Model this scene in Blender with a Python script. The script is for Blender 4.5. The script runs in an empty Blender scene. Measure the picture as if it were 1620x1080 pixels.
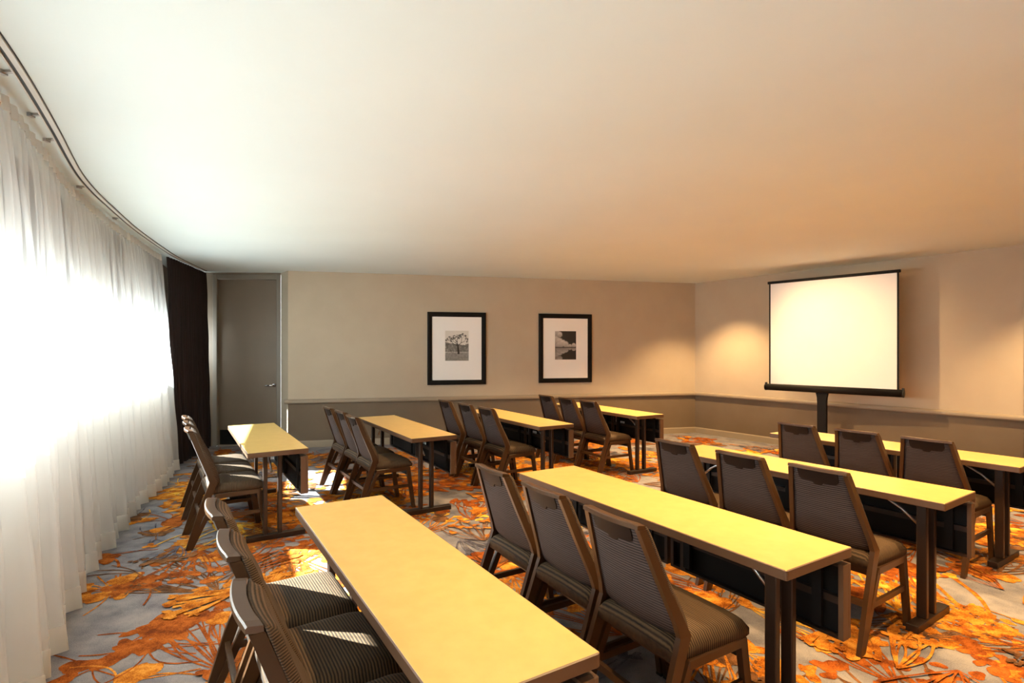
import bpy, bmesh, math, random
import numpy as np
from mathutils import Vector, Matrix

random.seed(7)
scene = bpy.context.scene
COL = scene.collection
R = math.radians

# ------------------------------------------------------------------ camera
HC = 1.54
cam_d = bpy.data.cameras.new('camera')
cam = bpy.data.objects.new('camera', cam_d)
COL.objects.link(cam)
cam.location = (0, 0, HC)
cam.rotation_euler = (R(90), 0, 0)
cam_d.sensor_width = 36
cam_d.lens = 850.8 / 1620 * 36
cam_d.shift_y = 14.3 / 1620
cam_d.clip_start = 0.02
scene.camera = cam

# ------------------------------------------------------------------ world, sun, exposure
vs = scene.view_settings
vs.view_transform = 'Standard'
vs.look = 'None'
vs.gamma = 1
vs.use_curve_mapping = False
vs.exposure = 0.0
scene.cycles.use_denoising = True
scene.cycles.max_bounces = 10
scene.cycles.diffuse_bounces = 6
scene.cycles.transparent_max_bounces = 16
scene.cycles.sample_clamp_indirect = 12
scene.cycles.caustics_reflective = False
scene.cycles.caustics_refractive = False

world = bpy.data.worlds.new('daylight')
scene.world = world
world.use_nodes = True
bg = world.node_tree.nodes['Background']
bg.inputs[0].default_value = (0.87, 0.95, 1.0, 1)
bg.inputs[1].default_value = 18.0

sun_d = bpy.data.lights.new('sun', 'SUN')
sun_d.energy = 130
sun_d.angle = R(0.6)
sun_d.color = (0.9, 0.97, 1.0)
sun = bpy.data.objects.new('sun', sun_d)
COL.objects.link(sun)
sun.rotation_euler = Vector((1.0, -0.06, -0.7)).to_track_quat('-Z', 'Y').to_euler()

CEIL = 2.8
WARM = (1.0, 0.65, 0.3)
DOWNLIGHTS = []       # (x, y, watts) recessed ceiling downlights, filled in below


def downlight(x, y, watts, cone=100, blend=0.6, aim=None):
    l = bpy.data.lights.new('downlight', 'SPOT')
    l.energy = watts * 0.82
    l.color = WARM
    l.spot_size = R(cone)
    l.spot_blend = blend
    l.shadow_soft_size = 0.05
    o = bpy.data.objects.new('downlight', l)
    o.location = (x, y, CEIL - 0.03)
    if aim:
        o.rotation_euler = (Vector(aim) - o.location).to_track_quat('-Z', 'Y').to_euler()
    COL.objects.link(o)


for x, y, w in ((-0.55, 5.35, 200), (0.75, 6.2, 330), (2.1, 7.0, 380), (0.3, 7.6, 220), (1.9, 8.0, 380),
                (0.05, 2.75, 260), (1.35, 1.65, 330), (1.45, 3.75, 420), (2.75, 2.6, 420), (2.75, 4.75, 420),
                (4.15, 3.7, 420), (3.3, 6.2, 330)):
    downlight(x, y, w)
downlight(2.4, 6.9, 470, 58, 1.0, (4.6, 7.6, 1.6))     # accent light added to whiten the screen, turned towards it
for t, o in ((0.2, 0.85), (1.12, 0.85)):
    downlight(3.44 + 2.63 * t - 0.815 * o, 10.1 - 3.7 * t - 0.58 * o, 520, 104, 0.75)

# ------------------------------------------------------------------ materials
MATS = {}


def mat(name, color, rough=0.6, metal=0.0, spec=0.5, coat=0.0):
    m = bpy.data.materials.new(name)
    m.use_nodes = True
    b = m.node_tree.nodes['Principled BSDF']
    b.inputs['Base Color'].default_value = (*color, 1)
    b.inputs['Roughness'].default_value = rough
    b.inputs['Metallic'].default_value = metal
    b.inputs['Specular IOR Level'].default_value = spec
    b.inputs['Coat Weight'].default_value = coat
    MATS[name] = m
    return m


def noisy(name, c1, c2, scale=20, rough=0.6, detail=4, bump=0.0, bscale=None, stretch=(1, 1, 1), spec=0.5,
          lo=0.35, hi=0.65):
    m = mat(name, c1, rough, spec=spec)
    nt = m.node_tree
    N, L = nt.nodes, nt.links
    b = N['Principled BSDF']
    tc = N.new('ShaderNodeTexCoord')
    mp = N.new('ShaderNodeMapping')
    mp.inputs['Scale'].default_value = stretch
    L.new(tc.outputs['Object'], mp.inputs[0])
    no = N.new('ShaderNodeTexNoise')
    no.inputs['Scale'].default_value = scale
    no.inputs['Detail'].default_value = detail
    L.new(mp.outputs[0], no.inputs['Vector'])
    cr = N.new('ShaderNodeValToRGB')
    cr.color_ramp.elements[0].position = lo
    cr.color_ramp.elements[1].position = hi
    cr.color_ramp.elements[0].color = (*c1, 1)
    cr.color_ramp.elements[1].color = (*c2, 1)
    L.new(no.outputs['Fac'], cr.inputs[0])
    L.new(cr.outputs[0], b.inputs['Base Color'])
    if bump:
        n2 = N.new('ShaderNodeTexNoise')
        n2.inputs['Scale'].default_value = bscale or scale * 4
        n2.inputs['Detail'].default_value = 3
        L.new(tc.outputs['Object'], n2.inputs['Vector'])
        bp = N.new('ShaderNodeBump')
        bp.inputs['Strength'].default_value = bump
        bp.inputs['Distance'].default_value = 0.004
        L.new(n2.outputs['Fac'], bp.inputs['Height'])
        L.new(bp.outputs[0], b.inputs['Normal'])
    return m


def fabric(name, c1, c2, axis, pitch):
    """ribbed upholstery: fine woven ribs across one axis with streaky thread colour"""
    m = mat(name, c1, 0.75, spec=0.3)
    nt = m.node_tree
    N, L = nt.nodes, nt.links
    b = N['Principled BSDF']
    tc = N.new('ShaderNodeTexCoord')
    wv = N.new('ShaderNodeTexWave')
    wv.wave_type = 'BANDS'
    wv.bands_direction = axis
    wv.inputs['Scale'].default_value = 0.314 / pitch      # bands repeat every 2*pi/20/scale
    wv.inputs['Distortion'].default_value = 0.6
    wv.inputs['Detail'].default_value = 1.0
    wv.inputs['Detail Scale'].default_value = 2.0
    L.new(tc.outputs['Object'], wv.inputs['Vector'])
    st = {'X': (300, 8, 8), 'Y': (8, 300, 8), 'Z': (8, 8, 300)}[axis]
    mp = N.new('ShaderNodeMapping')
    mp.inputs['Scale'].default_value = st
    L.new(tc.outputs['Object'], mp.inputs[0])
    no = N.new('ShaderNodeTexNoise')
    no.inputs['Scale'].default_value = 1.0
    no.inputs['Detail'].default_value = 2
    L.new(mp.outputs[0], no.inputs['Vector'])
    mx = N.new('ShaderNodeMath')
    mx.operation = 'MULTIPLY_ADD'
    mx.inputs[1].default_value = 0.62
    L.new(wv.outputs['Fac'], mx.inputs[0])
    ml = N.new('ShaderNodeMath')
    ml.operation = 'MULTIPLY'
    ml.inputs[1].default_value = 0.42
    L.new(no.outputs['Fac'], ml.inputs[0])
    L.new(ml.outputs[0], mx.inputs[2])
    cr = N.new('ShaderNodeValToRGB')
    cr.color_ramp.elements[0].position = 0.15
    cr.color_ramp.elements[1].position = 0.85
    cr.color_ramp.elements[0].color = (*c1, 1)
    cr.color_ramp.elements[1].color = (*c2, 1)
    L.new(mx.outputs[0], cr.inputs[0])
    L.new(cr.outputs[0], b.inputs['Base Color'])
    bp = N.new('ShaderNodeBump')
    bp.inputs['Strength'].default_value = 0.5
    bp.inputs['Distance'].default_value = 0.0015
    L.new(wv.outputs['Fac'], bp.inputs['Height'])
    L.new(bp.outputs[0], b.inputs['Normal'])
    return m


noisy('wall_upper', (0.49, 0.405, 0.30), (0.515, 0.43, 0.32), 3, 0.7, bump=0.12, bscale=160, spec=0.25)
noisy('wall_lower', (0.175, 0.13, 0.087), (0.187, 0.14, 0.094), 3, 0.7, bump=0.12, bscale=160, spec=0.25)
mat('trim_paint', (0.33, 0.265, 0.19), 0.5)
noisy('door_paint', (0.185, 0.138, 0.093), (0.2, 0.15, 0.102), 2, 0.5)
mat('door_frame_paint', (0.2, 0.168, 0.13), 0.5)
noisy('ceiling_paint', (0.69, 0.765, 0.755), (0.71, 0.785, 0.775), 1.2, 0.85, bump=0.05, bscale=60, spec=0.15)
mat('outer_wall', (0.2, 0.155, 0.12), 0.8)  # wall above the windows, colour darkened to dim the glow through the sheers
mat('sill_wall', (0.6, 0.58, 0.55), 0.8)  # wall below the windows, colour lightened to brighten the sheers in front
mat('window_metal', (0.12, 0.12, 0.12), 0.4, 0.6)
noisy('table_laminate', (0.51, 0.335, 0.098), (0.555, 0.37, 0.115), 14, 0.32, detail=5, spec=0.5)
mat('edge_band', (0.105, 0.053, 0.026), 0.45)
mat('table_metal', (0.024, 0.012, 0.0065), 0.42, 0.1)
mat('panel_dark', (0.005, 0.004, 0.0035), 0.6, spec=0.2)
mat('steel', (0.5, 0.5, 0.5), 0.3, 1.0)
mat('sticker', (0.7, 0.72, 0.7), 0.6)
mat('sticker_print', (0.08, 0.08, 0.08), 0.6)
mat('sticker_red', (0.5, 0.03, 0.02), 0.6)
mat('chair_metal', (0.058, 0.026, 0.0095), 0.32, 0.1)
mat('grip_metal', (0.01, 0.0055, 0.0035), 0.5, 0.0, spec=0.25)
mat('black_plastic', (0.01, 0.009, 0.008), 0.5)
fabric('seat_fabric', (0.007, 0.004, 0.002), (0.13, 0.075, 0.034), 'Y', 0.011)
fabric('back_fabric', (0.006, 0.0035, 0.002), (0.13, 0.08, 0.048), 'Z', 0.0065)
fabric('back_rear_fabric', (0.005, 0.0035, 0.003), (0.085, 0.06, 0.053), 'Z', 0.0115)
mat('frame_black', (0.005, 0.004, 0.003), 0.6, spec=0.2)
mat('mat_board', (0.9, 0.89, 0.87), 0.8)
mat('screen_black', (0.006, 0.0045, 0.004), 0.6, spec=0.2)
mat('screen_white', (0.95, 0.96, 0.97), 0.8, spec=0.1)
mat('chrome', (0.75, 0.75, 0.74), 0.15, 1.0)
mat('kick_black', (0.008, 0.008, 0.008), 0.35)
mat('track_white', (0.62, 0.61, 0.57), 0.5)
mat('track_groove', (0.02, 0.02, 0.02), 0.6)
noisy('dark_drape', (0.008, 0.0025, 0.0018), (0.015, 0.005, 0.0035), 30, 0.85, stretch=(1, 1, 0.05))
mat('brown_trim', (0.12, 0.05, 0.022), 0.5)


def carpet(name, cols, blotch=9.0, speck=0.55):
    """woven pile: soft blotches between the thread colours, fine yarn speckle, short pile relief"""
    m = mat(name, cols[0], 0.95, spec=0.05)
    nt = m.node_tree
    N, L = nt.nodes, nt.links
    b = N['Principled BSDF']
    tc = N.new('ShaderNodeTexCoord')
    n1 = N.new('ShaderNodeTexNoise')
    n1.inputs['Scale'].default_value = blotch
    n1.inputs['Detail'].default_value = 3
    n1.inputs['Roughness'].default_value = 0.6
    n2 = N.new('ShaderNodeTexNoise')
    n2.inputs['Scale'].default_value = 170
    n2.inputs['Detail'].default_value = 2
    for n in (n1, n2):
        L.new(tc.outputs['Object'], n.inputs['Vector'])
    mx = N.new('ShaderNodeMath')
    mx.operation = 'MULTIPLY_ADD'
    mx.inputs[1].default_value = speck
    L.new(n2.outputs['Fac'], mx.inputs[0])
    ad = N.new('ShaderNodeMath')
    ad.operation = 'SUBTRACT'
    ad.inputs[1].default_value = speck * 0.5
    L.new(n1.outputs['Fac'], ad.inputs[0])
    L.new(ad.outputs[0], mx.inputs[2])
    cr = N.new('ShaderNodeValToRGB')
    el = cr.color_ramp.elements
    el[0].position, el[1].position = 0.33, 0.67
    while len(el) < len(cols):
        el.new(0.5)
    for i, c in enumerate(cols):
        el[i].position = 0.33 + 0.34 * i / (len(cols) - 1)
        el[i].color = (*c, 1)
    L.new(mx.outputs[0], cr.inputs[0])
    L.new(cr.outputs[0], b.inputs['Base Color'])
    bp = N.new('ShaderNodeBump')
    bp.inputs['Strength'].default_value = 0.5
    bp.inputs['Distance'].default_value = 0.004
    L.new(n2.outputs['Fac'], bp.inputs['Height'])
    L.new(bp.outputs[0], b.inputs['Normal'])
    return m


carpet('carpet_ground', [(0.145, 0.135, 0.15), (0.215, 0.2, 0.205), (0.275, 0.25, 0.24)], 5.0)
carpet('carpet_rust', [(0.13, 0.03, 0.008), (0.27, 0.065, 0.01), (0.42, 0.12, 0.02)], 11)
carpet('carpet_orange', [(0.2, 0.05, 0.008), (0.46, 0.15, 0.016), (0.66, 0.29, 0.045)], 11)
carpet('carpet_gold', [(0.45, 0.17, 0.015), (0.66, 0.34, 0.035), (0.76, 0.5, 0.09)], 11)
carpet('carpet_brown', [(0.06, 0.028, 0.014), (0.15, 0.065, 0.025), (0.26, 0.11, 0.04)], 11)
carpet('carpet_slate', [(0.05, 0.046, 0.06), (0.11, 0.1, 0.115), (0.2, 0.18, 0.19)], 11)

# sheer fabric: woven net, part open, part diffusing
m = bpy.data.materials.new('sheer_fabric')
m.use_nodes = True
MATS['sheer_fabric'] = m


def sheer_nodes(m, open_fac, col):
    nt = m.node_tree
    N, L = nt.nodes, nt.links
    N.clear()
    out = N.new('ShaderNodeOutputMaterial')
    tr = N.new('ShaderNodeBsdfTransparent')
    tl = N.new('ShaderNodeBsdfTranslucent')
    df = N.new('ShaderNodeBsdfDiffuse')
    tl.inputs[0].default_value = (*col, 1)
    df.inputs[0].default_value = (*col, 1)
    m1 = N.new('ShaderNodeMixShader')
    m1.inputs[0].default_value = 0.38
    L.new(tl.outputs[0], m1.inputs[1])
    L.new(df.outputs[0], m1.inputs[2])
    m2 = N.new('ShaderNodeMixShader')
    m2.inputs[0].default_value = open_fac
    L.new(m1.outputs[0], m2.inputs[1])
    L.new(tr.outputs[0], m2.inputs[2])
    L.new(m2.outputs[0], out.inputs[0])


sheer_nodes(m, 0.56, (0.86, 0.84, 0.795))
m = bpy.data.materials.new('sheer_double')
m.use_nodes = True
MATS['sheer_double'] = m
sheer_nodes(m, 0.08, (0.86, 0.83, 0.77))

m = bpy.data.materials.new('window_glass')
m.use_nodes = True
MATS['window_glass'] = m
nt = m.node_tree
nt.nodes.clear()
o_ = nt.nodes.new('ShaderNodeOutputMaterial')
t_ = nt.nodes.new('ShaderNodeBsdfTransparent')
t_.inputs[0].default_value = (0.95, 0.97, 0.96, 1)
g_ = nt.nodes.new('ShaderNodeBsdfGlossy')
g_.inputs['Roughness'].default_value = 0.02
x_ = nt.nodes.new('ShaderNodeMixShader')
x_.inputs[0].default_value = 0.06
nt.links.new(t_.outputs[0], x_.inputs[1])
nt.links.new(g_.outputs[0], x_.inputs[2])
nt.links.new(x_.outputs[0], o_.inputs[0])

m = bpy.data.materials.new('photo_print')
m.use_nodes = True
MATS['photo_print'] = m
at_ = m.node_tree.nodes.new('ShaderNodeVertexColor')
at_.layer_name = 'print'
m.node_tree.links.new(at_.outputs[0], m.node_tree.nodes['Principled BSDF'].inputs['Base Color'])
m.node_tree.nodes['Principled BSDF'].inputs['Roughness'].default_value = 0.5


# ------------------------------------------------------------------ mesh helpers
class MB:
    def __init__(self):
        self.v, self.f, self.mi, self.sm = [], [], [], []
        self.mats = []

    def m(self, name):
        if name not in self.mats:
            self.mats.append(name)
        return self.mats.index(name)

    def add(self, vs, fs, material, smooth=False):
        o = len(self.v)
        self.v += [tuple(p) for p in vs]
        k = self.m(material)
        for f in fs:
            self.f.append(tuple(i + o for i in f))
            self.mi.append(k)
            self.sm.append(smooth)

    def bm(self, bmm, material, smooth=False):
        bmm.verts.index_update()
        self.add([v.co[:] for v in bmm.verts], [[v.index for v in f.verts] for f in bmm.faces], material, smooth)
        bmm.free()

    def box(self, x0, x1, y0, y1, z0, z1, material, bevel=0.0, seg=1):
        bmm = bmesh.new()
        bmesh.ops.create_cube(bmm, size=1)
        for v in bmm.verts:
            v.co = ((x0 + x1) / 2 + v.co.x * (x1 - x0), (y0 + y1) / 2 + v.co.y * (y1 - y0),
                    (z0 + z1) / 2 + v.co.z * (z1 - z0))
        if bevel:
            bmesh.ops.bevel(bmm, geom=bmm.edges[:], offset=bevel, segments=seg, affect='EDGES', profile=0.5)
        self.bm(bmm, material)

    def loft(self, rings, material, smooth=False, cap=True, closed=True):
        n = len(rings[0])
        vs = [p for r in rings for p in r]
        fs = []
        for i in range(len(rings) - 1):
            for j in range(n if closed else n - 1):
                k = (j + 1) % n
                fs.append((i * n + j, i * n + k, (i + 1) * n + k, (i + 1) * n + j))
        if cap:
            fs.append(tuple(reversed(range(n))))
            fs.append(tuple((len(rings) - 1) * n + j for j in range(n)))
        self.add(vs, fs, material, smooth)

    def bar(self, a, b, w, h, material, up=(0, 0, 1)):
        """rectangular bar from a to b, w wide (sideways), h high (along up)"""
        a, b = Vector(a), Vector(b)
        d = (b - a).normalized()
        s = d.cross(Vector(up)).normalized()
        u = s.cross(d).normalized()
        q = [s * w / 2 + u * h / 2, -s * w / 2 + u * h / 2, -s * w / 2 - u * h / 2, s * w / 2 - u * h / 2]
        self.loft([[a + k for k in q], [b + k for k in q]], material)

    def tube(self, pts, r, material, n=10):
        pts = [Vector(p) for p in pts]
        rings = []
        for i, p in enumerate(pts):
            d = (pts[min(i + 1, len(pts) - 1)] - pts[max(i - 1, 0)]).normalized()
            ref = Vector((0, 0, 1)) if abs(d.z) < 0.9 else Vector((1, 0, 0))
            s = d.cross(ref).normalized()
            u = s.cross(d)
            rings.append([p + (s * math.cos(2 * math.pi * k / n) + u * math.sin(2 * math.pi * k / n)) * r
                          for k in range(n)])
        self.loft(rings, material, True)

    def build(self, name, parent=None, sharp=40):
        me = bpy.data.meshes.new(name)
        me.from_pydata(self.v, [], self.f)
        for n in self.mats:
            me.materials.append(MATS[n])
        me.polygons.foreach_set('material_index', self.mi)
        me.polygons.foreach_set('use_smooth', self.sm)
        bmm = bmesh.new()
        bmm.from_mesh(me)
        bmesh.ops.recalc_face_normals(bmm, faces=bmm.faces[:])
        bmm.to_mesh(me)
        bmm.free()
        me.update()
        o = bpy.data.objects.new(name, me)
        COL.objects.link(o)
        if parent is not None:
            o.parent = parent
        return o


def one(name, parent, fn):
    b = MB()
    fn(b)
    return b.build(name, parent)


def boxpart(name, parent, *a, **k):
    b = MB()
    b.box(*a, **k)
    return b.build(name, parent)


def empty(name, loc=(0, 0, 0), rz=0.0):
    e = bpy.data.objects.new(name, None)
    e.empty_display_size = 0.1
    e.location = loc
    e.rotation_euler = (0, 0, rz)
    COL.objects.link(e)
    return e


def tag(o, label=None, cat=None, group=None, kind=None):
    if label: o['label'] = label
    if cat: o['category'] = cat
    if group: o['group'] = group
    if kind: o['kind'] = kind
    return o


def struct(o):
    o['kind'] = 'structure'
    return o


def copy_tree(o, parent=None):
    c = o.copy()
    COL.objects.link(c)
    c.parent = parent
    for ch in o.children:
        copy_tree(ch, c)
    return c


# ------------------------------------------------------------------ curtain and window lines (plan)
TOP = [(-2.0, -1.45), (-1.0, -1.5), (0.0, -1.58), (0.8, -1.72), (1.6, -1.98), (2.1, -2.2), (2.53, -2.41), (2.93, -2.64),
       (3.38, -2.92), (3.8, -3.18), (4.39, -3.49), (4.83, -3.68), (5.49, -3.97), (6.5, -4.37), (7.08, -4.58), (8.7, -5.1)]
HEM = [(-2.0, -1.4), (-1.0, -1.44), (0.0, -1.5), (0.8, -1.62), (1.6, -1.8), (2.1, -2.0), (2.47, -2.18), (3.05, -2.55),
       (3.51, -2.83), (4.03, -3.1), (4.6, -3.37), (5.2, -3.64), (6.05, -3.96), (6.6, -4.2), (7.08, -4.42), (8.7, -5.0)]
TRACK = [(-2.0, -1.35), (-1.0, -1.4), (0.0, -1.47), (0.8, -1.58), (1.6, -1.8), (2.26, -2.13), (2.63, -2.36), (3.05, -2.61),
         (3.62, -2.98), (4.03, -3.22), (4.59, -3.48), (5.48, -3.88), (6.31, -4.2), (7.18, -4.52), (8.6, -4.9)]


def lin(tab, y):
    ys = [p[0] for p in tab]
    xs = [p[1] for p in tab]
    # smoothed lookup
    return float(sum(np.interp(y + k, ys, xs) for k in (-0.3, -0.15, 0, 0.15, 0.3)) / 5)


# ------------------------------------------------------------------ room shell
B0, B1, B2, B3 = (-5.45, 8.64), (-3.75, 8.73), (-3.54, 8.5), (3.44, 10.1)
RE = (7.9, 3.825)
NR, NL = (7.2, -2.2), (-1.75, -2.2)

win_pts = [(lin(TOP, y) - 0.2, y - 0.08) for y in (-2.1, -0.7, 0.7, 2.1, 3.45, 4.8, 6.15, 7.5)] + [(-5.45, 8.64)]
win_pts[0] = NL

room = [B0, B1, B2, B3, RE, NR] + win_pts[:-1]
one('floor', None, lambda b: b.add([(x, y, 0) for x, y in room] + [(x, y, -0.1) for x, y in room],
    [tuple(range(len(room)))] + [tuple(range(len(room), 2 * len(room)))], 'carpet_ground'))
floor = struct(bpy.data.objects['floor'])
one('ceiling', None, lambda b: b.add([(x, y, CEIL) for x, y in room] + [(x, y, CEIL + 0.12) for x, y in room],
    [tuple(range(len(room)))] + [tuple(range(len(room), 2 * len(room)))], 'ceiling_paint'))
struct(bpy.data.objects['ceiling'])


def wall_mesh(b, p, q, zs, mats_, t=0.12):
    """wall between plan points p and q (room on the right-hand side of p>q), stacked height bands"""
    p, q = Vector(p), Vector(q)
    d = (q - p).normalized()
    n = Vector((-d.y, d.x))       # outward
    for (z0, z1), mm in zip(zs, mats_):
        a = [p, q, q + n * t, p + n * t]
        b.loft([[(k.x, k.y, z0) for k in a], [(k.x, k.y, z1) for k in a]], mm)


two = [(0, 0.73), (0.73, CEIL)]
tm = ['wall_lower', 'wall_upper']
struct(one('wall_back', None, lambda b: wall_mesh(b, B2, B3, two, tm)))
struct(one('wall_right', None, lambda b: wall_mesh(b, B3, RE, two, tm)))
struct(one('wall_back_return', None, lambda b: wall_mesh(b, B1, B2, [(0, CEIL)], ['wall_upper'])))
struct(one('wall_near', None, lambda b: (wall_mesh(b, RE, NR, two, tm), wall_mesh(b, NR, NL, two, tm))))


def along(p, q, s):
    return (p[0] + (q[0] - p[0]) * s, p[1] + (q[1] - p[1]) * s)


# door wall: solid to the left of the door and above
DW = math.dist(B0, B1)
dl, dr = 1 - 1.075 / DW, 1 - 0.0 / DW
struct(one('wall_back_left', None, lambda b: (
    wall_mesh(b, B0, along(B0, B1, dl), [(0, CEIL)], ['door_paint']),
    wall_mesh(b, along(B0, B1, dl), B1, [(2.77, CEIL)], ['door_paint']),
)))
door = empty('door_1', (*along(B0, B1, dl), 0), math.atan2(B1[1] - B0[1], B1[0] - B0[0]))
struct(door)
dw = 1.075
boxpart('door_leaf', door, 0.07, dw - 0.07, 0.05, 0.09, 0.012, 2.69, 'door_paint')
def _frame(b):
    b.box(0, 0.07, -0.015, 0.12, 0, 2.77, 'door_frame_paint', 0.006)
    b.box(dw - 0.07, dw - 0.002, -0.015, 0.12, 0, 2.77, 'door_frame_paint', 0.006)
    b.box(0.07, dw - 0.07, -0.015, 0.12, 2.69, 2.77, 'door_frame_paint', 0.006)
one('door_frame', door, _frame)
boxpart('kick_plate', door, 0.09, dw - 0.09, 0.044, 0.05, 0.02, 0.255, 'kick_black')
boxpart('threshold', door, 0.07, dw - 0.07, 0.0, 0.11, 0.0, 0.012, 'trim_paint')
hz = 0.975
def _ros(b):
    b.tube([(dw - 0.125, 0.05, hz), (dw - 0.125, 0.036, hz)], 0.028, 'chrome', 20)
h_ = one('door_handle', door, _ros)
def _lev(b):
    b.tube([(dw - 0.125, 0.036, hz), (dw - 0.125, -0.006, hz), (dw - 0.135, -0.014, hz), (dw - 0.25, -0.016, hz - 0.003)],
           0.011, 'chrome', 10)
one('lever', h_, _lev)
tag(h_, 'chrome lever handle')

# skirting and chair rail
def profile_run(name, p, q, prof, material):
    p, q = Vector(p), Vector(q)
    d = (q - p).normalized()
    n = Vector((d.y, -d.x))      # into the room
    b = MB()
    b.loft([[(c.x + n.x * o, c.y + n.y * o, z) for o, z in prof] for c in (p, q)], material)
    return struct(b.build(name))


base = [(0, 0), (0.016, 0), (0.016, 0.092), (0.01, 0.104), (0, 0.106)]
rail = [(0, 0.695), (0.022, 0.697), (0.04, 0.706), (0.046, 0.72), (0.046, 0.742), (0.038, 0.757), (0.02, 0.765), (0, 0.766)]
ext = lambda p, q, a, b_: (along(p, q, -a / math.dist(p, q)), along(p, q, 1 + b_ / math.dist(p, q)))
profile_run('baseboard_back', B2, B3, base, 'trim_paint')
profile_run('baseboard_right', B3, RE, base, 'trim_paint')
profile_run('trim_1', *ext(B2, B3, 0.05, 0), rail, 'trim_paint')
profile_run('trim_2', B3, RE, rail, 'trim_paint')
# brown door casing where the right wall meets the frame edge
pr = (6.09, 6.372)
struct(one('trim_3', None, lambda b: wall_mesh(b, pr, along(pr, RE, 0.12 / math.dist(pr, RE)), [(0, CEIL)], ['brown_trim'], -0.035)))

# window wall: solid below the sill and above the head, ribbon of glazed units between
SILL, HEAD = 1.33, 1.93
wl = MB()
for i in range(len(win_pts) - 1):
    wall_mesh(wl, win_pts[i], win_pts[i + 1], [(0, SILL), (HEAD, CEIL)], ['sill_wall', 'outer_wall'])
struct(wl.build('wall_left'))
for i in range(len(win_pts) - 1):
    p, q = win_pts[i], win_pts[i + 1]
    w = math.dist(p, q)
    e = struct(empty('window_%d' % (i + 1), (p[0], p[1], SILL), math.atan2(q[1] - p[1], q[0] - p[0])))
    hh = HEAD - SILL
    def fr(b):
        t = 0.03
        b.box(0, t, 0.02, 0.09, 0, hh, 'window_metal')
        b.box(w - t, w, 0.02, 0.09, 0, hh, 'window_metal')
        b.box(t, w - t, 0.02, 0.09, 0, t, 'window_metal')
        b.box(t, w - t, 0.02, 0.09, hh - t, hh, 'window_metal')
    one('window_frame', e, fr)
    one('pane', e, lambda b: b.box(0.03, w - 0.03, 0.052, 0.058, 0.03, hh - 0.03, 'window_glass'))
    ld = bpy.data.lights.new('sky_portal', 'AREA')
    ld.shape = 'RECTANGLE'
    ld.size, ld.size_y = w, hh
    ld.cycles.is_portal = True
    lo = bpy.data.objects.new('sky_portal', ld)
    COL.objects.link(lo)
    d = Vector((q[0] - p[0], q[1] - p[1], 0)).normalized()
    n = Vector((d.y, -d.x, 0))
    lo.location = Vector(((p[0] + q[0]) / 2, (p[1] + q[1]) / 2, (SILL + HEAD) / 2)) - n * 0.13
    lo.rotation_euler = n.to_track_quat('-Z', 'Y').to_euler()

# ------------------------------------------------------------------ curtains
def drape(name, y0, y1, material, topz, pitch, amp0, amp1, seed, toptab, hemtab, hem_band=None, thick=0.0, step=0.0125, nz=30,
          hemz=0.015):
    rnd = random.Random(seed)
    n = int((y1 - y0) / step)
    ph = [rnd.uniform(0, 6.28) for _ in range(8)]
    def pt(i, z, off=0.0):
        y = y0 + (y1 - y0) * i / n
        f = max(0.0, 1 - z / topz)             # 0 top .. 1 hem
        k = f ** 0.8
        xt, xh = lin(toptab, y), lin(hemtab, y)
        x = xt + (xh - xt) * k
        s = y * 1.12
        wob = 0.5 * math.sin(s * 2.3 + ph[0]) + 0.35 * math.sin(s * 5.1 + ph[1])
        c = 2 * math.pi * s / pitch + wob * 1.5
        a = amp0 + (amp1 - amp0) * f ** 0.7
        env = 0.75 + 0.35 * math.sin(s * 3.7 + ph[2])
        t = math.sin(c)
        disp = a * env * math.copysign(abs(t) ** 0.75, t)
        disp += amp1 * 0.75 * f * math.sin(c * 0.5 + ph[3] + 0.5 * f) + amp1 * 0.35 * f * math.sin(c * 0.27 + ph[4])
        disp += 0.004 * math.sin(z * 9 + s * 11)
        yy = y + 0.25 * a * math.cos(c)
        return (x + (disp + off) * 0.9, yy + (disp + off) * 0.44, z)
    zs = [topz - (topz - hemz) * j / nz for j in range(nz + 1)]
    vs = [pt(i, z) for z in zs for i in range(n + 1)]
    fs = [(j * (n + 1) + i, j * (n + 1) + i + 1, (j + 1) * (n + 1) + i + 1, (j + 1) * (n + 1) + i)
          for j in range(nz) for i in range(n)]
    b = MB()
    b.add(vs, fs, material, True)
    o = b.build(name)
    if hem_band:
        for nm, za, zb in (('heading_tape', topz + 0.004, topz - 0.075), ('hem_band', hemz + 0.13, hemz - 0.003)):
            zz = [za, (za + zb) / 2, zb]
            b = MB()
            b.add([pt(i, z, 0.003) for z in zz for i in range(n + 1)],
                  [(j * (n + 1) + i, j * (n + 1) + i + 1, (j + 1) * (n + 1) + i + 1, (j + 1) * (n + 1) + i)
                   for j in range(2) for i in range(n)], hem_band, True)
            b.build(nm, o)
    return o


sh1 = drape('sheer_curtain', 3.53, 6.94, 'sheer_fabric', 2.765, 0.118, 0.02, 0.042, 3, TOP, HEM, 'sheer_double')
tag(sh1, 'white sheer curtain panel over the window, on the side next to the dark brown drape', 'curtain', 'white sheer curtains')
sh2 = drape('sheer_curtain', -1.9, 3.50, 'sheer_fabric', 2.765, 0.125, 0.02, 0.05, 5, TOP, HEM, 'sheer_double')
tag(sh2, 'white sheer curtain panel over the window, nearest the camera at the left edge', 'curtain', 'white sheer curtains')
DT = [(6.6, -4.43), (7.15, -4.53), (8.55, -4.86), (9, -4.96)]
DH = [(6.6, -4.33), (7.0, -4.41), (8.4, -4.76), (9, -4.9)]
dk = drape('dark_drape', 7.03, 8.56, 'dark_drape', 2.77, 0.09, 0.018, 0.028, 9, DT, DH, None, nz=16)
tag(dk, 'dark chocolate brown blackout drape gathered in the corner beside the door', 'curtain')

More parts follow.
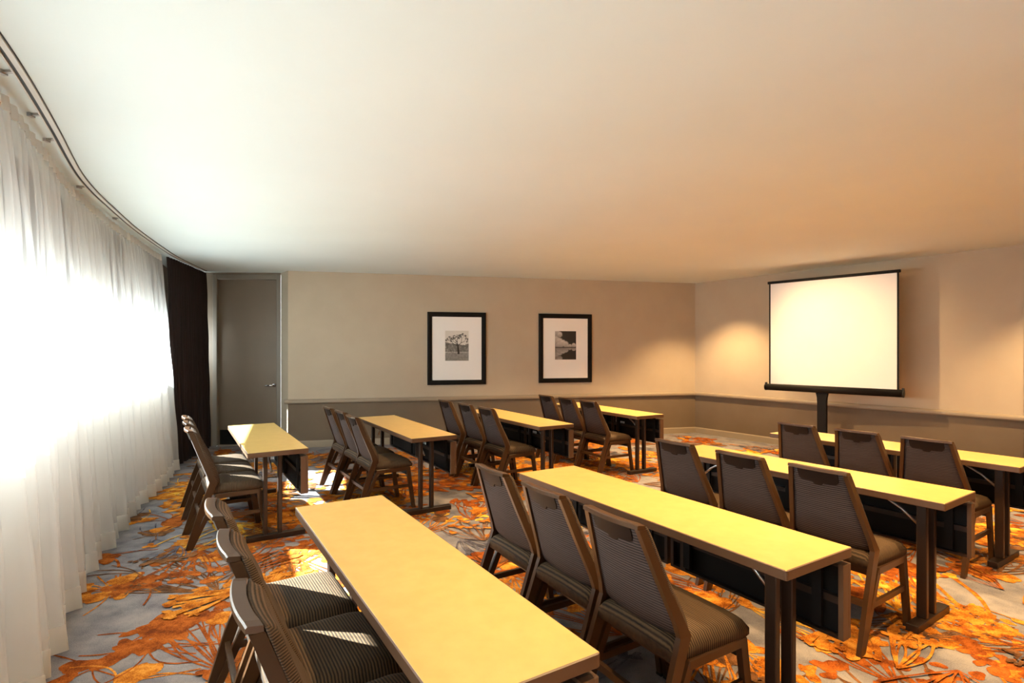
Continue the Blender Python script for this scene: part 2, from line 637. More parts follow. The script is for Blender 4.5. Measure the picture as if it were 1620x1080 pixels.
trk = empty('curtain_track', (lin(TRACK, 4.5), 4.5, CEIL))
tag(trk, 'pale curved curtain track with a dark slot, fixed to the ceiling above the sheers', 'curtain track')
def strip(name, off0, off1, z0, z1, material):
    b = MB()
    rings = []
    ys = np.arange(-1.95, 8.56, 0.12)
    for y in ys:
        x = lin(TRACK, y)
        dx = (lin(TRACK, y + 0.1) - lin(TRACK, y - 0.1)) / 0.2
        n = Vector((1, -dx)).normalized()
        rings.append([(x + n.x * o - trk.location.x, y + n.y * o - 4.5, z - CEIL) for o, z in
                      ((off0, z0), (off1, z0), (off1, z1), (off0, z1))])
    b.loft(rings, material)
    return b.build(name, trk)
strip('rail', 0.012, 0.036, CEIL - 0.014, CEIL, 'track_white')
strip('slot', -0.004, 0.012, CEIL - 0.007, CEIL, 'track_groove')
strip('lip', -0.012, -0.004, CEIL - 0.014, CEIL, 'track_white')
strip('dark_edge', 0.036, 0.040, CEIL - 0.006, CEIL, 'track_groove')  # thin dark strip along the room side of the rail
for y in (2.42, 2.86, 3.2, 4.12, 5.1):
    x = lin(TRACK, y) - trk.location.x
    def clip(b):
        b.box(x - 0.075, x - 0.012, y - 4.5 - 0.008, y - 4.5 + 0.008, -0.012, 0, 'steel')
        b.box(x - 0.07, x - 0.05, y - 4.5 - 0.016, y - 4.5 + 0.016, -0.018, 0, 'steel')
    one('bracket', trk, clip)

# ------------------------------------------------------------------ tables
TL, TW, TH = 1.829, 0.457, 0.74
TABLES = {'A0': (-2.345, 5.067, 122.05), 'A1': (-1.187, 5.778, 120.89), 'A2': (0.02, 6.546, 120.35), 'A3': (1.263, 7.441, 119.53),
          'B0': (-0.436, 2.087, 121.55), 'B1': (0.715, 2.851, 121.42), 'B2': (1.942, 3.692, 123.66), 'B3': (3.177, 4.569, 122.4)}


def make_table():
    t = empty('training_table')
    hx, hy = TL / 2, TW / 2
    boxpart('tabletop', t, -hx + 0.003, hx - 0.003, -hy + 0.003, hy - 0.003, TH - 0.03, TH, 'table_laminate', bevel=0.002)
    def band(b):
        r, n = 0.012, 4
        def loop(off, z):
            pts = []
            for cx_, cy_, a0 in ((hx - r, hy - r, 0), (-hx + r, hy - r, 90), (-hx + r, -hy + r, 180), (hx - r, -hy + r, 270)):
                for k in range(n + 1):
                    a = R(a0 + 90 * k / n)
                    pts.append((cx_ + (r - off) * math.cos(a), cy_ + (r - off) * math.sin(a), z))
            return pts
        rings = [loop(0.004, TH - 0.0005), loop(0.0, TH - 0.003), loop(0.0, TH - 0.037), loop(0.003, TH - 0.04)]
        b.loft(rings, 'edge_band', cap=False)
        b.add(loop(0.003, TH - 0.04), [tuple(range(20))], 'edge_band')
        b.loft([loop(0.004, TH - 0.0005), loop(0.008, TH - 0.0012)], 'edge_band', cap=False)
    one('edge_band', t, band)
    for sx in (-1, 1):
        x = sx * (hx - 0.15)
        boxpart('foot', t, x - 0.03, x + 0.03, -hy + 0.005, hy - 0.005, 0.004, 0.046, 'table_metal', bevel=0.003)
        for yc in (-0.082, 0.028):
            boxpart('leg_post', t, x - 0.025, x + 0.025, yc - 0.016, yc + 0.016, 0.046, TH - 0.055, 'table_metal', bevel=0.004)
        boxpart('leg_bracket', t, x - 0.045, x + 0.045, -0.17, 0.12, TH - 0.055, TH - 0.04, 'table_metal')
        def brace(b):
            b.tube([(x - sx * 0.03, -0.03, TH - 0.2), (x - sx * 0.12, -0.03, TH - 0.12), (x - sx * 0.25, -0.03, TH - 0.045)],
                   0.008, 'steel', 8)
        one('folding_brace', t, brace)
        # modesty panel half: a shallow tray hung under the front edge, open to the sitter's side
        x0, x1 = (0.012, hx - 0.004) if sx > 0 else (-hx + 0.004, -0.012)
        z0, z1 = 0.37, 0.675
        p = boxpart('modesty_panel', t, x0, x1, hy - 0.022, hy - 0.004, z0, z1, 'edge_band', bevel=0.002)
        def rim(b):
            y0, y1 = hy - 0.062, hy - 0.022
            b.box(x0, x0 + 0.02, y0, y1, z0, z1, 'edge_band' if sx < 0 else 'table_metal')
            b.box(x1 - 0.02, x1, y0, y1, z0, z1, 'edge_band' if sx > 0 else 'table_metal')
            b.box(x0 + 0.02, x1 - 0.02, y0, y1, z0, z0 + 0.012, 'table_metal')
            b.box(x0 + 0.02, x1 - 0.02, y0, y1, z1 - 0.012, z1, 'table_metal')
        one('panel_rim', p, rim)
        boxpart('panel_back', p, x0 + 0.02, x1 - 0.02, hy - 0.034, hy - 0.022, z0 + 0.012, z1 - 0.012, 'panel_dark')
        boxpart('panel_rail', p, x0 + 0.02, x1 - 0.02, hy - 0.06, hy - 0.034, 0.51, 0.54, 'table_metal')
        for xx in ((x1 - 0.1, x0 + 0.12) if sx > 0 else (x0 + 0.1, x1 - 0.12)):
            boxpart('panel_hanger', p, xx - 0.02, xx + 0.02, hy - 0.078, hy - 0.062, 0.40, TH - 0.04, 'panel_dark')
    ys = hy - 0.0365
    boxpart('centre_post', t, 0.078, 0.112, hy - 0.062, hy - 0.036, 0.382, 0.663, 'table_metal')
    s1 = boxpart('sticker', t, 0.035, 0.07, ys, ys + 0.002, 0.53, 0.61, 'sticker')
    boxpart('sticker_print', s1, 0.041, 0.064, ys - 0.0012, ys, 0.58, 0.6, 'sticker_print')
    boxpart('sticker_print', s1, 0.035, 0.058, ys - 0.0012, ys, 0.607, 0.622, 'sticker_red')
    s2 = boxpart('sticker', t, 0.13, 0.215, ys, ys + 0.002, 0.545, 0.57, 'sticker')
    boxpart('sticker_print', s2, 0.14, 0.205, ys - 0.0012, ys, 0.555, 0.559, 'sticker_print')
    boxpart('cross_beam', t, -hx + 0.2, hx - 0.2, 0.07, 0.1, TH - 0.075, TH - 0.04, 'panel_dark')
    return t


TLAB = {
    'A0': 'narrow table standing in front of the door, bright sunlight on its far left end',
    'A1': 'narrow yellow-topped table in the far block, second from the door, left of the tree picture',
    'A2': 'narrow yellow-topped table in the far block, below the cloud picture, third from the door',
    'A3': 'narrow yellow-topped table in the far block nearest the corner of the beige walls',
    'B0': 'largest narrow table in the foreground, nearest the white sheer curtains',
    'B1': 'long yellow-topped table in the near block, second from the sheers, white stickers under its top',
    'B2': 'long yellow-topped table in the near block, second closest to the projection screen',
    'B3': 'long yellow-topped table right in front of the projection screen stand, cut off at the right',
}
proto_t = make_table()
TPOS = {}
for i, (k, (x, y, th)) in enumerate(TABLES.items()):
    o = proto_t if i == 0 else copy_tree(proto_t)
    o.location = (x, y, 0)
    o.rotation_euler = (0, 0, R(th - 180))
    tag(o, TLAB[k], 'table', 'training tables')
    TPOS[k] = (x, y, R(th))

# ------------------------------------------------------------------ chairs
def make_chair():
    c = empty('banquet_chair')
    Y0 = 0.27                       # local y of the chair's middle, measured from the back of the top rail
    ZB, ZT = 0.50, 0.895            # bend of the upright and underside of the top rail
    def yl(z):                      # rear line of the backrest
        return 0.148 * (1 - (z - ZB) / (0.91 - ZB)) + 0.004
    def hw(z):                      # outer half width of the backrest
        return 0.222 - 0.07 * (z - ZB) / (0.91 - ZB)
    def sag(u):
        return -0.016 * (1 - u * u)
    for s in (-1, 1):
        def post(b):
            # (x outer, y rear, depth, z)
            st = [(0.23, -0.018, 0.036, 0.0), (0.228, 0.075, 0.05, 0.3), (0.224, yl(ZB) - 0.004, 0.056, ZB),
                  (0.216, yl(0.55) + 0.002, 0.044, 0.55), (hw(0.72) - 0.0, yl(0.72), 0.038, 0.72), (hw(0.89), yl(0.89), 0.034, 0.893)]
            rings = []
            for xo, yr, dp, z in st:
                xi = xo - 0.024
                r = [(xo, yr, z), (xo, yr + dp, z), (xi, yr + dp, z), (xi, yr, z)]
                rings.append([(s * x_, y_ - Y0, z_) for x_, y_, z_ in r])
            b.loft(rings, 'chair_metal')
        one('back_post', c, post)
        def rl(b):
            b.loft([[(s * 0.228, 0.0 - Y0, 0), (s * 0.228, 0.034 - Y0, 0), (s * 0.202, 0.034 - Y0, 0), (s * 0.202, 0.0 - Y0, 0)],
                    [(s * 0.226, 0.19 - Y0, 0.405), (s * 0.226, 0.225 - Y0, 0.405), (s * 0.2, 0.225 - Y0, 0.405), (s * 0.2, 0.19 - Y0, 0.405)]],
                   'chair_metal')
        one('rear_leg', c, rl)
        def fl(b):
            b.loft([[(s * 0.23, 0.545 - Y0, 0), (s * 0.23, 0.578 - Y0, 0), (s * 0.202, 0.578 - Y0, 0), (s * 0.202, 0.545 - Y0, 0)],
                    [(s * 0.228, 0.482 - Y0, 0.405), (s * 0.228, 0.522 - Y0, 0.405), (s * 0.2, 0.522 - Y0, 0.405), (s * 0.2, 0.482 - Y0, 0.405)]],
                   'chair_metal')
        one('front_leg', c, fl)
        boxpart('seat_rail', c, min(s * 0.2, s * 0.228), max(s * 0.2, s * 0.228), 0.19 - Y0, 0.522 - Y0, 0.372, 0.41, 'chair_metal', bevel=0.003)
        one('stretcher', c, lambda b: b.bar((s * 0.214, 0.118 - Y0, 0.225), (s * 0.214, 0.532 - Y0, 0.225), 0.016, 0.03, 'chair_metal'))
        one('glide', c, lambda b: (b.box(min(s * 0.2, s * 0.231), max(s * 0.2, s * 0.231), 0.543 - Y0, 0.58 - Y0, 0, 0.012, 'black_plastic')))
    one('cross_bar', c, lambda b: b.box(-0.2, 0.2, 0.49 - Y0, 0.515 - Y0, 0.33, 0.372, 'black_plastic'))
    one('cross_bar', c, lambda b: b.box(-0.205, 0.205, 0.195 - Y0, 0.22 - Y0, 0.35, 0.385, 'chair_metal'))
    one('cross_bar', c, lambda b: b.bar((-0.215, 0.085 - Y0, 0.24), (0.215, 0.085 - Y0, 0.24), 0.02, 0.03, 'chair_metal'))
    # top rail, curved in plan
    def tr(b):
        rings = []
        for k in range(13):
            u = -1 + 2 * k / 12
            w = hw(0.9)
            x = u * w
            y = yl(0.9) + sag(u) - 0.004
            e = 0.0 if abs(u) < 0.99 else 0.004
            rings.append([(x, y - Y0, 0.897), (x, y + 0.04 - Y0, 0.89), (x, y + 0.038 - Y0, 0.912 - e), (x, y + 0.004 - Y0, 0.917 - e),
                          (x, y - Y0, 0.913 - e)])
        b.loft(rings, 'chair_metal')
    one('top_rail', c, tr)
    # padded front of the back
    def pad(b):
        NU, NV = 18, 22
        def P(u, v, front):
            z = 0.475 + (0.905 - 0.475) * v
            w = hw(max(z, ZB)) + 0.001
            edge = max(0.0, 1 - ((abs(u)) ** 8)) ** 0.5
            ev = (1 - abs(2 * v - 1) ** 14) ** 0.5
            th = 0.006 + (0.034 + 0.018 * math.exp(-((v - 0.22) / 0.22) ** 2) - 0.006 * u * u) * edge * ev
            y = yl(z) + sag(u) + 0.038
            return (u * w * (0.985 + 0.015 * ev), y + (th if front else 0) - Y0, z)
        vs = [P(-1 + 2 * i / NU, j / NV, True) for j in range(NV + 1) for i in range(NU + 1)]
        n0 = len(vs)
        vs += [P(-1 + 2 * i / NU, j / NV, False) for j in range(NV + 1) for i in range(NU + 1)]
        q = lambda j, i: j * (NU + 1) + i
        fs = []
        for j in range(NV):
            for i in range(NU):
                fs.append((q(j, i), q(j, i + 1), q(j + 1, i + 1), q(j + 1, i)))
                fs.append((n0 + q(j, i), n0 + q(j + 1, i), n0 + q(j + 1, i + 1), n0 + q(j, i + 1)))
        for i in range(NU):
            fs.append((q(0, i), n0 + q(0, i), n0 + q(0, i + 1), q(0, i + 1)))
            fs.append((q(NV, i), q(NV, i + 1), n0 + q(NV, i + 1), n0 + q(NV, i)))
        for j in range(NV):
            fs.append((q(j, 0), q(j + 1, 0), n0 + q(j + 1, 0), n0 + q(j, 0)))
            fs.append((q(j, NU), n0 + q(j, NU), n0 + q(j + 1, NU), q(j + 1, NU)))
        b.add(vs, fs, 'back_fabric', True)
    one('back_cushion', c, pad)
    # fabric on the rear of the back, set in between the posts
    def rear(b):
        NU, NV = 12, 12
        rings = []
        for j in range(NV + 1):
            z = 0.478 + (0.899 - 0.478) * j / NV
            w = hw(max(z, ZB)) - 0.022
            row = []
            for i in range(NU + 1):
                u = -1 + 2 * i / NU
                row.append((u * w, yl(z) + sag(u) + 0.012 - Y0, z + (0.015 * u * u if j == 0 else 0)))
            rings.append(row + [(p[0], yl(z) + 0.037 + sag(p[0] / w) - Y0, p[2]) for p in reversed(row)])
        b.loft(rings, 'back_rear_fabric', True)
    one('back_panel', c, rear)
    # hand grip scoop under the top rail with its centre tab
    def grip(b):
        top, bot, NU = [], [], 28
        for i in range(NU + 1):
            u = -0.8 + 1.6 * i / NU
            a = abs(u)
            dep = 0.066
            if a > 0.62:
                dep = 0.066 * max(0.0, 1 - ((a - 0.62) / 0.18) ** 2) ** 0.5
            if a < 0.2:
                dep += 0.017 * min(1.0, (0.2 - a) / 0.06)
            for lst, z in ((top, 0.899), (bot, 0.899 - max(dep, 0.002))):
                lst.append((u * (hw(z) - 0.022), yl(z) + sag(u) + 0.007 - Y0, z))
        n = len(top)
        back = lambda l: [(x, y + 0.008, z) for x, y, z in l]
        vs = top + bot + back(top) + back(bot)
        fs = []
        for i in range(n - 1):
            fs += [(i, n + i, n + i + 1, i + 1), (n + i, 3 * n + i, 3 * n + i + 1, n + i + 1)]
        b.add(vs, fs, 'grip_metal')
    one('hand_grip', c, grip)
    # seat cushion
    def seat(b):
        NU, NV = 20, 20
        def P(u, v, top):
            y = 0.125 + (0.548 - 0.125) * (v + 1) / 2
            w = 0.212 + 0.016 * (v + 1) / 2
            eu = max(0.0, 1 - abs(u) ** 12) ** 0.5
            ev = max(0.0, 1 - abs(v) ** 14) ** 0.5
            zt = 0.408 + 0.038 + 0.036 * (eu * ev) + 0.006 * (1 - u * u) - (0.012 * max(0, v - 0.6) / 0.4)
            rx = 1 - 0.04 * (abs(v) ** 10)
            return (u * w * rx, y - Y0, zt if top else 0.409)
        vs = [P(-1 + 2 * i / NU, -1 + 2 * j / NV, True) for j in range(NV + 1) for i in range(NU + 1)]
        n0 = len(vs)
        vs += [P(-1 + 2 * i / NU, -1 + 2 * j / NV, False) for j in range(NV + 1) for i in range(NU + 1)]
        q = lambda j, i: j * (NU + 1) + i
        fs = []
        for j in range(NV):
            for i in range(NU):
                fs.append((q(j, i), q(j, i + 1), q(j + 1, i + 1), q(j + 1, i)))
                fs.append((n0 + q(j, i), n0 + q(j + 1, i), n0 + q(j + 1, i + 1), n0 + q(j, i + 1)))
        for i in range(NU):
            fs.append((q(0, i), n0 + q(0, i), n0 + q(0, i + 1), q(0, i + 1)))
            fs.append((q(NV, i), q(NV, i + 1), n0 + q(NV, i + 1), n0 + q(NV, i)))
        for j in range(NV):
            fs.append((q(j, 0), q(j + 1, 0), n0 + q(j + 1, 0), n0 + q(j, 0)))
            fs.append((q(j, NU), n0 + q(j, NU), n0 + q(j + 1, NU), q(j + 1, NU)))
        b.add(vs, fs, 'seat_fabric', True)
    one('seat_cushion', c, seat)
    return c


# per table: (position along the table, distance from table centre to the back's top edge, turn) far to near
CH = {'A0': [(0.44, 0.637, 2.1), (-0.03, 0.634, 2.1), (-0.497, 0.63, 2.1)],
      'A1': [(0.603, 0.66, 2.8), (0.138, 0.633, 2.7), (-0.342, 0.635, 2.4)],
      'A2': [(0.634, 0.66, 1.5), (0.119, 0.622, 2.4), (-0.378, 0.606, 1.9)],
      'A3': [(0.48, 0.66, 0.8), (0.012, 0.645, 0.8), (-0.463, 0.645, 0.8)],
      'B0': [(0.472, 0.63, 1.0), (-0.008, 0.611, 1.0), (-0.5, 0.604, 0.8)],
      'B1': [(0.45, 0.716, -0.3), (-0.03, 0.716, 0.0), (-0.5, 0.715, -0.2)],
      'B2': [(0.486, 0.685, -0.3), (-0.03, 0.711, -0.2), (-0.5, 0.714, -0.2)],
      'B3': [(0.434, 0.625, 0.8), (-0.035, 0.6, 1.0), (-0.5, 0.6, 0.8)]}
CT = {'A0': 'at the table before the door',
      'A1': 'at the far table left of the tree picture',
      'A2': 'at the far table below the cloud picture',
      'A3': 'at the far table by the wall corner',
      'B0': 'at the big foreground table by the sheers',
      'B1': 'at the near table with white stickers',
      'B2': 'at the second table from the screen',
      'B3': 'at the table before the projection screen'}
CK = ['farthest', 'middle one', 'nearest']
proto_c = make_chair()
first = True
for k, lst in CH.items():
    x, y, th = TPOS[k]
    d = Vector((math.cos(th), math.sin(th)))
    r = Vector((d.y, -d.x))
    for j, (s, off, yaw) in enumerate(lst):
        o = proto_c if first else copy_tree(proto_c)
        first = False
        a = th + R(yaw)
        rr = Vector((math.sin(a), -math.cos(a)))
        p = Vector((x, y)) + d * s - r * off + rr * 0.27
        o.location = (p.x, p.y, 0)
        o.rotation_euler = (0, 0, a - math.pi)
        tag(o, 'brown chair %s, %s of its three' % (CT[k], CK[j]), 'chair', 'banquet chairs in rows')

# ------------------------------------------------------------------ projection screen
wd = Vector((2.63, -3.7)).normalized()            # along the right wall, towards the camera
wn = Vector((-wd.y, wd.x)) * -1                    # into the room
if wn.y > 0: wn = -wn
SL, SR = Vector((3.97, 8.3)), Vector((5.06, 7.03))
sc_c = (SL + SR) / 2
sw = (SR - SL).length
ang = math.atan2((SR - SL).y, (SR - SL).x)
ps = empty('projection_screen', (sc_c.x, sc_c.y, 0), ang)
tag(ps, 'white portable projection screen in black housing on a thick black stand', 'projection screen')
Z0, Z1 = 1.015, 2.59
boxpart('screen_fabric', ps, -sw / 2 + 0.022, sw / 2 - 0.022, -0.004, 0.0, Z0 + 0.01, Z1 - 0.025, 'screen_white')
boxpart('screen_border', ps, -sw / 2, -sw / 2 + 0.022, -0.005, 0.001, Z0, Z1, 'screen_black')
boxpart('screen_border', ps, sw / 2 - 0.022, sw / 2, -0.005, 0.001, Z0, Z1, 'screen_black')
boxpart('top_bar', ps, -sw / 2 - 0.02, sw / 2 + 0.02, -0.02, 0.012, Z1 - 0.03, Z1 + 0.01, 'screen_black', bevel=0.006)
def case(b):
    b.loft([[(x, -0.005 + 0.05 * math.cos(a) * 0.9, Z0 - 0.035 + 0.05 * math.sin(a)) for a in
             [2 * math.pi * k / 16 for k in range(16)]] for x in (-sw / 2 - 0.045, sw / 2 + 0.045)], 'screen_black', True)
one('bottom_case', ps, case)
for s in (-1, 1):
    def cap(b):
        x = s * (sw / 2 + 0.045)
        b.loft([[(xx, -0.005 + rr_ * math.cos(a), Z0 - 0.035 + rr_ * math.sin(a)) for a in
                 [2 * math.pi * k / 16 for k in range(16)]] for xx, rr_ in ((x, 0.055), (x + s * 0.012, 0.05))], 'black_plastic', True)
        b.box(x - 0.012, x + 0.012, -0.02, 0.01, Z0 - 0.01, Z0 + 0.035, 'black_plastic')
    one('end_cap', ps, cap)
def stand(b):
    pr_ = [(0.0, 0.058), (0.78, 0.058), (0.86, 0.062), (0.92, 0.075), (0.96, 0.1), (0.985, 0.135)]
    b.loft([[(-0.1 - w_, 0.03 - 0.02, z), (-0.1 + w_, 0.03 - 0.02, z), (-0.1 + w_, 0.03 + 0.045, z), (-0.1 - w_, 0.03 + 0.045, z)]
            for z, w_ in pr_], 'screen_black')
one('stand_post', ps, stand)
one('back_spine', ps, lambda b: b.box(-0.13, -0.07, 0.012, 0.06, 0.9, Z1, 'screen_black'))
for s in (-1, 1):
    one('stand_foot', ps, lambda b: b.bar((-0.1, 0.04, 0.03), (-0.1 + s * 0.45, 0.04 - 0.12, 0.02), 0.06, 0.035, 'screen_black'))
one('stand_foot', ps, lambda b: b.bar((-0.1, 0.06, 0.03), (-0.1, 0.3, 0.02), 0.06, 0.035, 'screen_black'))

# ------------------------------------------------------------------ framed pictures
rng = np.random.default_rng(5)
def blur(a, k):
    for _ in range(k):
        a = (a + np.roll(a, 1, 0) + np.roll(a, -1, 0) + np.roll(a, 1, 1) + np.roll(a, -1, 1)) / 5
    return a
def tree_print(w, h):
    yy, xx = np.mgrid[0:h, 0:w] / np.array([h, w]).reshape(2, 1, 1)
    n1 = blur(rng.random((h, w)), 2); n1 = (n1 - n1.min()) / (n1.max() - n1.min())
    n2 = blur(rng.random((h, w)), 10); n2 = (n2 - n2.min()) / (n2.max() - n2.min())
    img = 0.72 - 0.05 * yy
    hill = 0.40 + 0.10 * xx + 0.05 * (n2 - 0.5) - 0.06 * (xx > 0.85)
    img = np.where(yy > hill, 0.07 + 0.22 * n1 * n2 * 2, img)
    img = np.where((yy > 0.69) & (yy < 0.74), 0.12 + 0.4 * n1, img)
    img = np.where(yy > 0.74, 0.12 + 0.16 * n1 + 0.08 * n2, img)
    def line(x0, y0, x1, y1, t0, t1, v):
        nonlocal img
        dx, dy = x1 - x0, (y1 - y0)
        l2 = dx * dx + dy * dy
        t = np.clip(((xx - x0) * dx + (yy - y0) * dy) / l2, 0, 1)
        d = np.hypot(xx - x0 - t * dx, (yy - y0 - t * dy) * 1.28)
        img = np.where(d < t0 + (t1 - t0) * t, v, img)
    def br(x, y, a, l, t, k):
        x1, y1 = x + l * math.cos(a), y - l * math.sin(a) / 1.28
        line(x, y, x1, y1, t, t * 0.6, 0.03)
        if k == 0:
            nonlocal img
            d = np.hypot(xx - x1, (yy - y1) * 1.3)
            img = np.where((d < 0.05) & (n1 > 0.45), 0.1, img)
            return
        for q in (random.uniform(0.3, 0.75), random.uniform(-0.75, -0.3)):
            br(x1, y1, a + q, l * random.uniform(0.62, 0.85), t * 0.6, k - 1)
    random.seed(3)
    line(0.56, 0.74, 0.53, 0.5, 0.045, 0.03, 0.02)
    for a, l in ((2.7, 0.21), (1.75, 0.17), (0.75, 0.19), (2.15, 0.15)):
        br(0.53, 0.5, a, l, 0.02, 3)
    return np.clip(img, 0.02, 0.8)
def cloud_print(w, h):
    yy, xx = np.mgrid[0:h, 0:w] / np.array([h, w]).reshape(2, 1, 1)
    n1 = blur(rng.random((h, w)), 3); n1 = (n1 - n1.min()) / (n1.max() - n1.min())
    def sky(y_):
        im = np.full((h, w), 0.025)
        for cx_, cy_, r_, v in ((0.05, 0.06, 0.2, 0.55), (0.22, 0.12, 0.14, 0.6), (0.0, 0.36, 0.3, 0.5), (0.2, 0.36, 0.18, 0.6), (0.36, 0.42, 0.17, 0.62),
                                (0.5, 0.46, 0.15, 0.6), (0.2, 0.5, 0.2, 0.5), (0.7, 0.52, 0.1, 0.55), (0.88, 0.5, 0.12, 0.6), (0.6, 0.53, 0.08, 0.5)):
            d = np.hypot(xx - cx_, (y_ - cy_) * 1.3) / r_ + 0.25 * (n1 - 0.5)
            lit = v * (0.65 + 0.5 * np.clip((cy_ - y_) / r_ + 0.3, 0, 1)) * (0.8 + 0.3 * n1)
            im = np.where(d < 1, np.maximum(im, lit * np.clip((1.05 - d) * 3, 0.3, 1)), im)
        return im
    up = sky(yy)
    dn = sky(np.clip(0.56 - (yy - 0.56) * 1.15, -1, 1)) * 0.6
    img = np.where(yy < 0.555, up, np.where(yy < 0.575, 0.04, dn))
    return np.clip(img, 0.02, 0.8)


def picture(name, px0, px1, zlo, zhi, img, tint, label, rect):
    """px0, px1: distances along the back wall from its left end"""
    d = (Vector(B3) - Vector(B2)).normalized()
    c = Vector(B2) + d * (px0 + px1) / 2
    e = empty(name, (c.x, c.y, zlo), math.atan2(d.y, d.x))
    tag(e, label, 'picture', 'framed pictures on the back wall')
    w, h = px1 - px0, zhi - zlo
    fw = 0.078
    def fr(b):
        prof = [(0, 0.0), (0, 0.03), (fw * 0.3, 0.036), (fw, 0.026), (fw, 0.0)]
        cs = [(-w / 2, 0), (w / 2, 0), (w / 2, h), (-w / 2, h)]
        ins = [(1, 1), (-1, 1), (-1, -1), (1, -1)]
        rings = [[(cx_ + i_[0] * o_, -dep - 0.002, cz_ + i_[1] * o_) for o_, dep in prof] for (cx_, cz_), i_ in zip(cs, ins)]
        rings.append(rings[0])
        b.loft(rings, 'frame_black', cap=False)
    one('frame', e, fr)
    x0, x1, z0, z1 = [rect[0] * w - w / 2, rect[1] * w - w / 2, h - rect[3] * h, h - rect[2] * h]
    def mb_(b):
        X0, X1, Zb, Zt = -w / 2 + fw * 0.8, w / 2 - fw * 0.8, fw * 0.8, h - fw * 0.8
        for a in ((X0, X1, Zb, z0), (X0, X1, z1, Zt), (X0, x0, z0, z1), (x1, X1, z0, z1)):
            b.box(a[0], a[1], -0.02, -0.016, a[2], a[3], 'mat_board')
    one('mat_board', e, mb_)
    H_, W_ = img.shape
    vs = [(x0 + (x1 - x0) * i / (W_ - 1), -0.0165, z1 - (z1 - z0) * j / (H_ - 1)) for j in range(H_) for i in range(W_)]
    fs = [(j * W_ + i, j * W_ + i + 1, (j + 1) * W_ + i + 1, (j + 1) * W_ + i) for j in range(H_ - 1) for i in range(W_ - 1)]
    me = bpy.data.meshes.new('photo_print')
    me.from_pydata(vs, [], fs)
    me.materials.append(MATS['photo_print'])
    at = me.color_attributes.new('print', 'FLOAT_COLOR', 'POINT')
    g = img.reshape(-1)
    buf = np.stack([g * tint[0], g * tint[1], g * tint[2], np.ones_like(g)], 1).astype(np.float32).reshape(-1)
    at.data.foreach_set('color', buf)
    o = bpy.data.objects.new('photo_print', me)
    COL.objects.link(o)
    o.parent = e


bl = math.dist(B2, B3)
def wall_s(px):           # pixel column of the photo -> distance along the back wall
    k = (px - 810) / 850.8
    dx, dy = (B3[0] - B2[0]) / bl, (B3[1] - B2[1]) / bl
    return (k * B2[1] - B2[0]) / (dx - k * dy)
picture('framed_picture', wall_s(676), wall_s(768.5), 0.965, 2.185, tree_print(84, 108), (1, 0.97, 0.9),
        'black framed picture of a bare oak tree, left of the two on the back wall', (0.30, 0.70, 0.255, 0.67))
picture('framed_picture', wall_s(852), wall_s(935.5), 0.975, 2.185, cloud_print(84, 108), (1, 0.95, 0.92),
        'black framed picture of white clouds mirrored in water, right of the two', (0.30, 0.70, 0.25, 0.665))

# ------------------------------------------------------------------ woven flower pattern of the carpet
random.seed(21)
pat = MB()
zc = [0.0002]
def nz_():
    zc[0] += 0.0000004
    return zc[0]
def blob(x, y, rx, ry, a, material, n=16):
    z = nz_()
    ph = random.uniform(0, 6.28)
    vs = []
    for k in range(n):
        t = 2 * math.pi * k / n
        w = 1 + 0.12 * math.sin(3 * t + ph) + 0.06 * math.sin(5 * t + 2 * ph)
        u, v = rx * w * math.cos(t), ry * w * math.sin(t)
        vs.append((x + u * math.cos(a) - v * math.sin(a), y + u * math.sin(a) + v * math.cos(a), z))
    pat.add(vs, [tuple(range(n))], material)
def stem(p, q, bend, w0, w1, material, n=7):
    z = nz_()
    p, q = Vector(p), Vector(q)
    d = q - p
    nn = Vector((-d.y, d.x))
    vs = []
    for k in range(n + 1):
        t = k / n
        c = p + d * t + nn * bend * math.sin(math.pi * t)
        tg = (d + nn * bend * math.pi * math.cos(math.pi * t)).normalized()
        s = Vector((-tg.y, tg.x)) * ((w0 + (w1 - w0) * t) * random.uniform(0.8, 1.2) / 2)
        vs += [(c.x + s.x, c.y + s.y, z), (c.x - s.x, c.y - s.y, z)]
    pat.add(vs, [(2 * k, 2 * k + 1, 2 * k + 3, 2 * k + 2) for k in range(n)], material)
def flower(x, y, a, r, material, n):
    for k in range(n):
        b = a + random.uniform(-1.6, 1.6)
        q = r * random.uniform(0.2, 1.0)
        rr_ = r * random.uniform(0.38, 0.62)
        blob(x + q * math.cos(b), y + q * math.sin(b), rr_ * 1.25, rr_ * 0.8, b + random.uniform(-0.5, 0.5), material)
def spray(x, y, a, length, n, ms, mf, half, small=1.0):
    ws = random.choice((0.006, 0.007, 0.009, 0.012, 0.018 if ms in ('carpet_orange', 'carpet_gold') else 0.008))
    for k in range(n):
        t = -half + 2 * half * (k + random.uniform(0.2, 0.8)) / n
        L_ = length * random.uniform(0.6, 1.05)
        q = (x + L_ * math.cos(a + t), y + L_ * math.sin(a + t))
        stem((x, y), q, random.uniform(-0.08, 0.08) + 0.12 * t, ws, ws * 1.7, ms)
        if random.random() < 0.35:
            s_ = random.uniform(0.55, 0.8)
            m_ = (x + s_ * L_ * math.cos(a + t), y + s_ * L_ * math.sin(a + t))
            q2 = (q[0] + random.uniform(-0.12, 0.12), q[1] + random.uniform(-0.12, 0.12))
            stem(m_, q2, 0.15, 0.008, 0.012, ms, 4)
            blob(*q2, 0.045, 0.03, a + t, mf)
        if random.random() < 0.8:
            flower(q[0], q[1], a + t, random.uniform(0.05, 0.085) * small, mf, random.randint(2, 4))
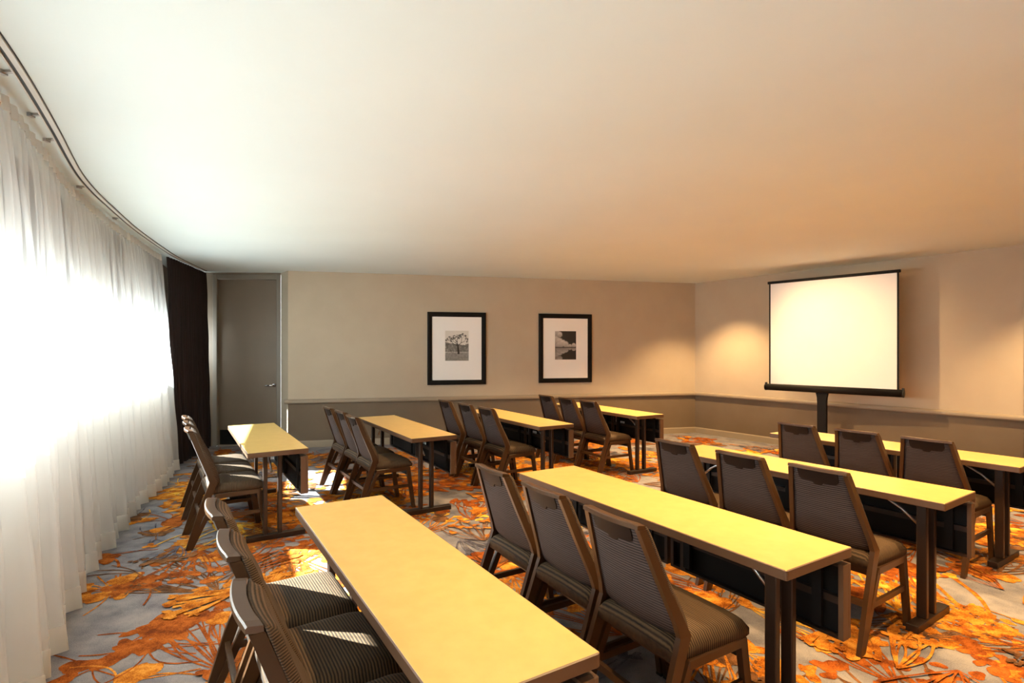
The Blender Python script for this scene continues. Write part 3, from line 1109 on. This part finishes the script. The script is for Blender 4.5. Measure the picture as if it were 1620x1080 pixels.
combos = [('carpet_rust', 'carpet_rust'), ('carpet_brown', 'carpet_orange'), ('carpet_orange', 'carpet_orange'), ('carpet_orange', 'carpet_rust'), ('carpet_gold', 'carpet_orange'), ('carpet_rust', 'carpet_rust'), ('carpet_orange', 'carpet_orange'), ('carpet_orange', 'carpet_gold'), ('carpet_brown', 'carpet_orange'),
          ('carpet_rust', 'carpet_orange'), ('carpet_brown', 'carpet_rust'), ('carpet_slate', 'carpet_brown')]
def inside(x, y):
    c = False
    for i in range(len(room)):
        (x0, y0), (x1, y1) = room[i], room[i - 1]
        if (y0 > y) != (y1 > y) and x < (x1 - x0) * (y - y0) / (y1 - y0) + x0:
            c = not c
    return c
cell = 0.37
gy = 0.2
while gy < 10.0:
    gx = -5.0
    while gx < 7.6:
        x, y = gx + random.uniform(-0.25, 0.25), gy + random.uniform(-0.25, 0.25)
        if all(inside(x + dx, y + dy) for dx, dy in ((1.0, 0), (-1.0, 0), (0, 1.0), (0, -1.0))):
            r_ = random.random()
            ms, mf = random.choice(combos)
            if r_ < 0.6:
                spray(x, y, random.uniform(0, 6.28), random.uniform(0.45, 0.82), random.randint(9, 17), ms, mf, random.uniform(0.3, 0.8))
            else:
                flower(x, y, random.uniform(0, 6.28), random.uniform(0.08, 0.14), mf if mf != 'carpet_slate' else 'carpet_rust', random.randint(6, 9))
        elif all(inside(x + dx, y + dy) for dx, dy in ((0.4, 0), (-0.4, 0), (0, 0.4), (0, -0.4))):
            ms, mf = random.choice(combos)
            flower(x, y, random.uniform(0, 6.28), random.uniform(0.09, 0.15), mf, random.randint(4, 7))
            for q in range(5):
                a = random.uniform(0, 6.28)
                stem((x, y), (x + 0.34 * math.cos(a), y + 0.34 * math.sin(a)), random.uniform(-0.2, 0.2), 0.008, 0.012, ms)
        gx += cell
    gy += cell
for _ in range(230):
    x, y = random.uniform(-4.6, 7.4), random.uniform(0.8, 9.9)
    if all(inside(x + dx, y + dy) for dx, dy in ((0.62, 0), (-0.62, 0), (0, 0.62), (0, -0.62))):
        ms, mf = random.choice((('carpet_rust', 'carpet_rust'), ('carpet_slate', 'carpet_brown'), ('carpet_brown', 'carpet_orange'), ('carpet_slate', 'carpet_slate'),
                                ('carpet_orange', 'carpet_orange')))
        spray(x, y, random.uniform(0, 6.28), random.uniform(0.3, 0.5), random.randint(7, 12), ms, mf, random.uniform(0.3, 0.7), 0.6)
po = pat.build('carpet_pattern', floor)
po['kind'] = 'stuff'
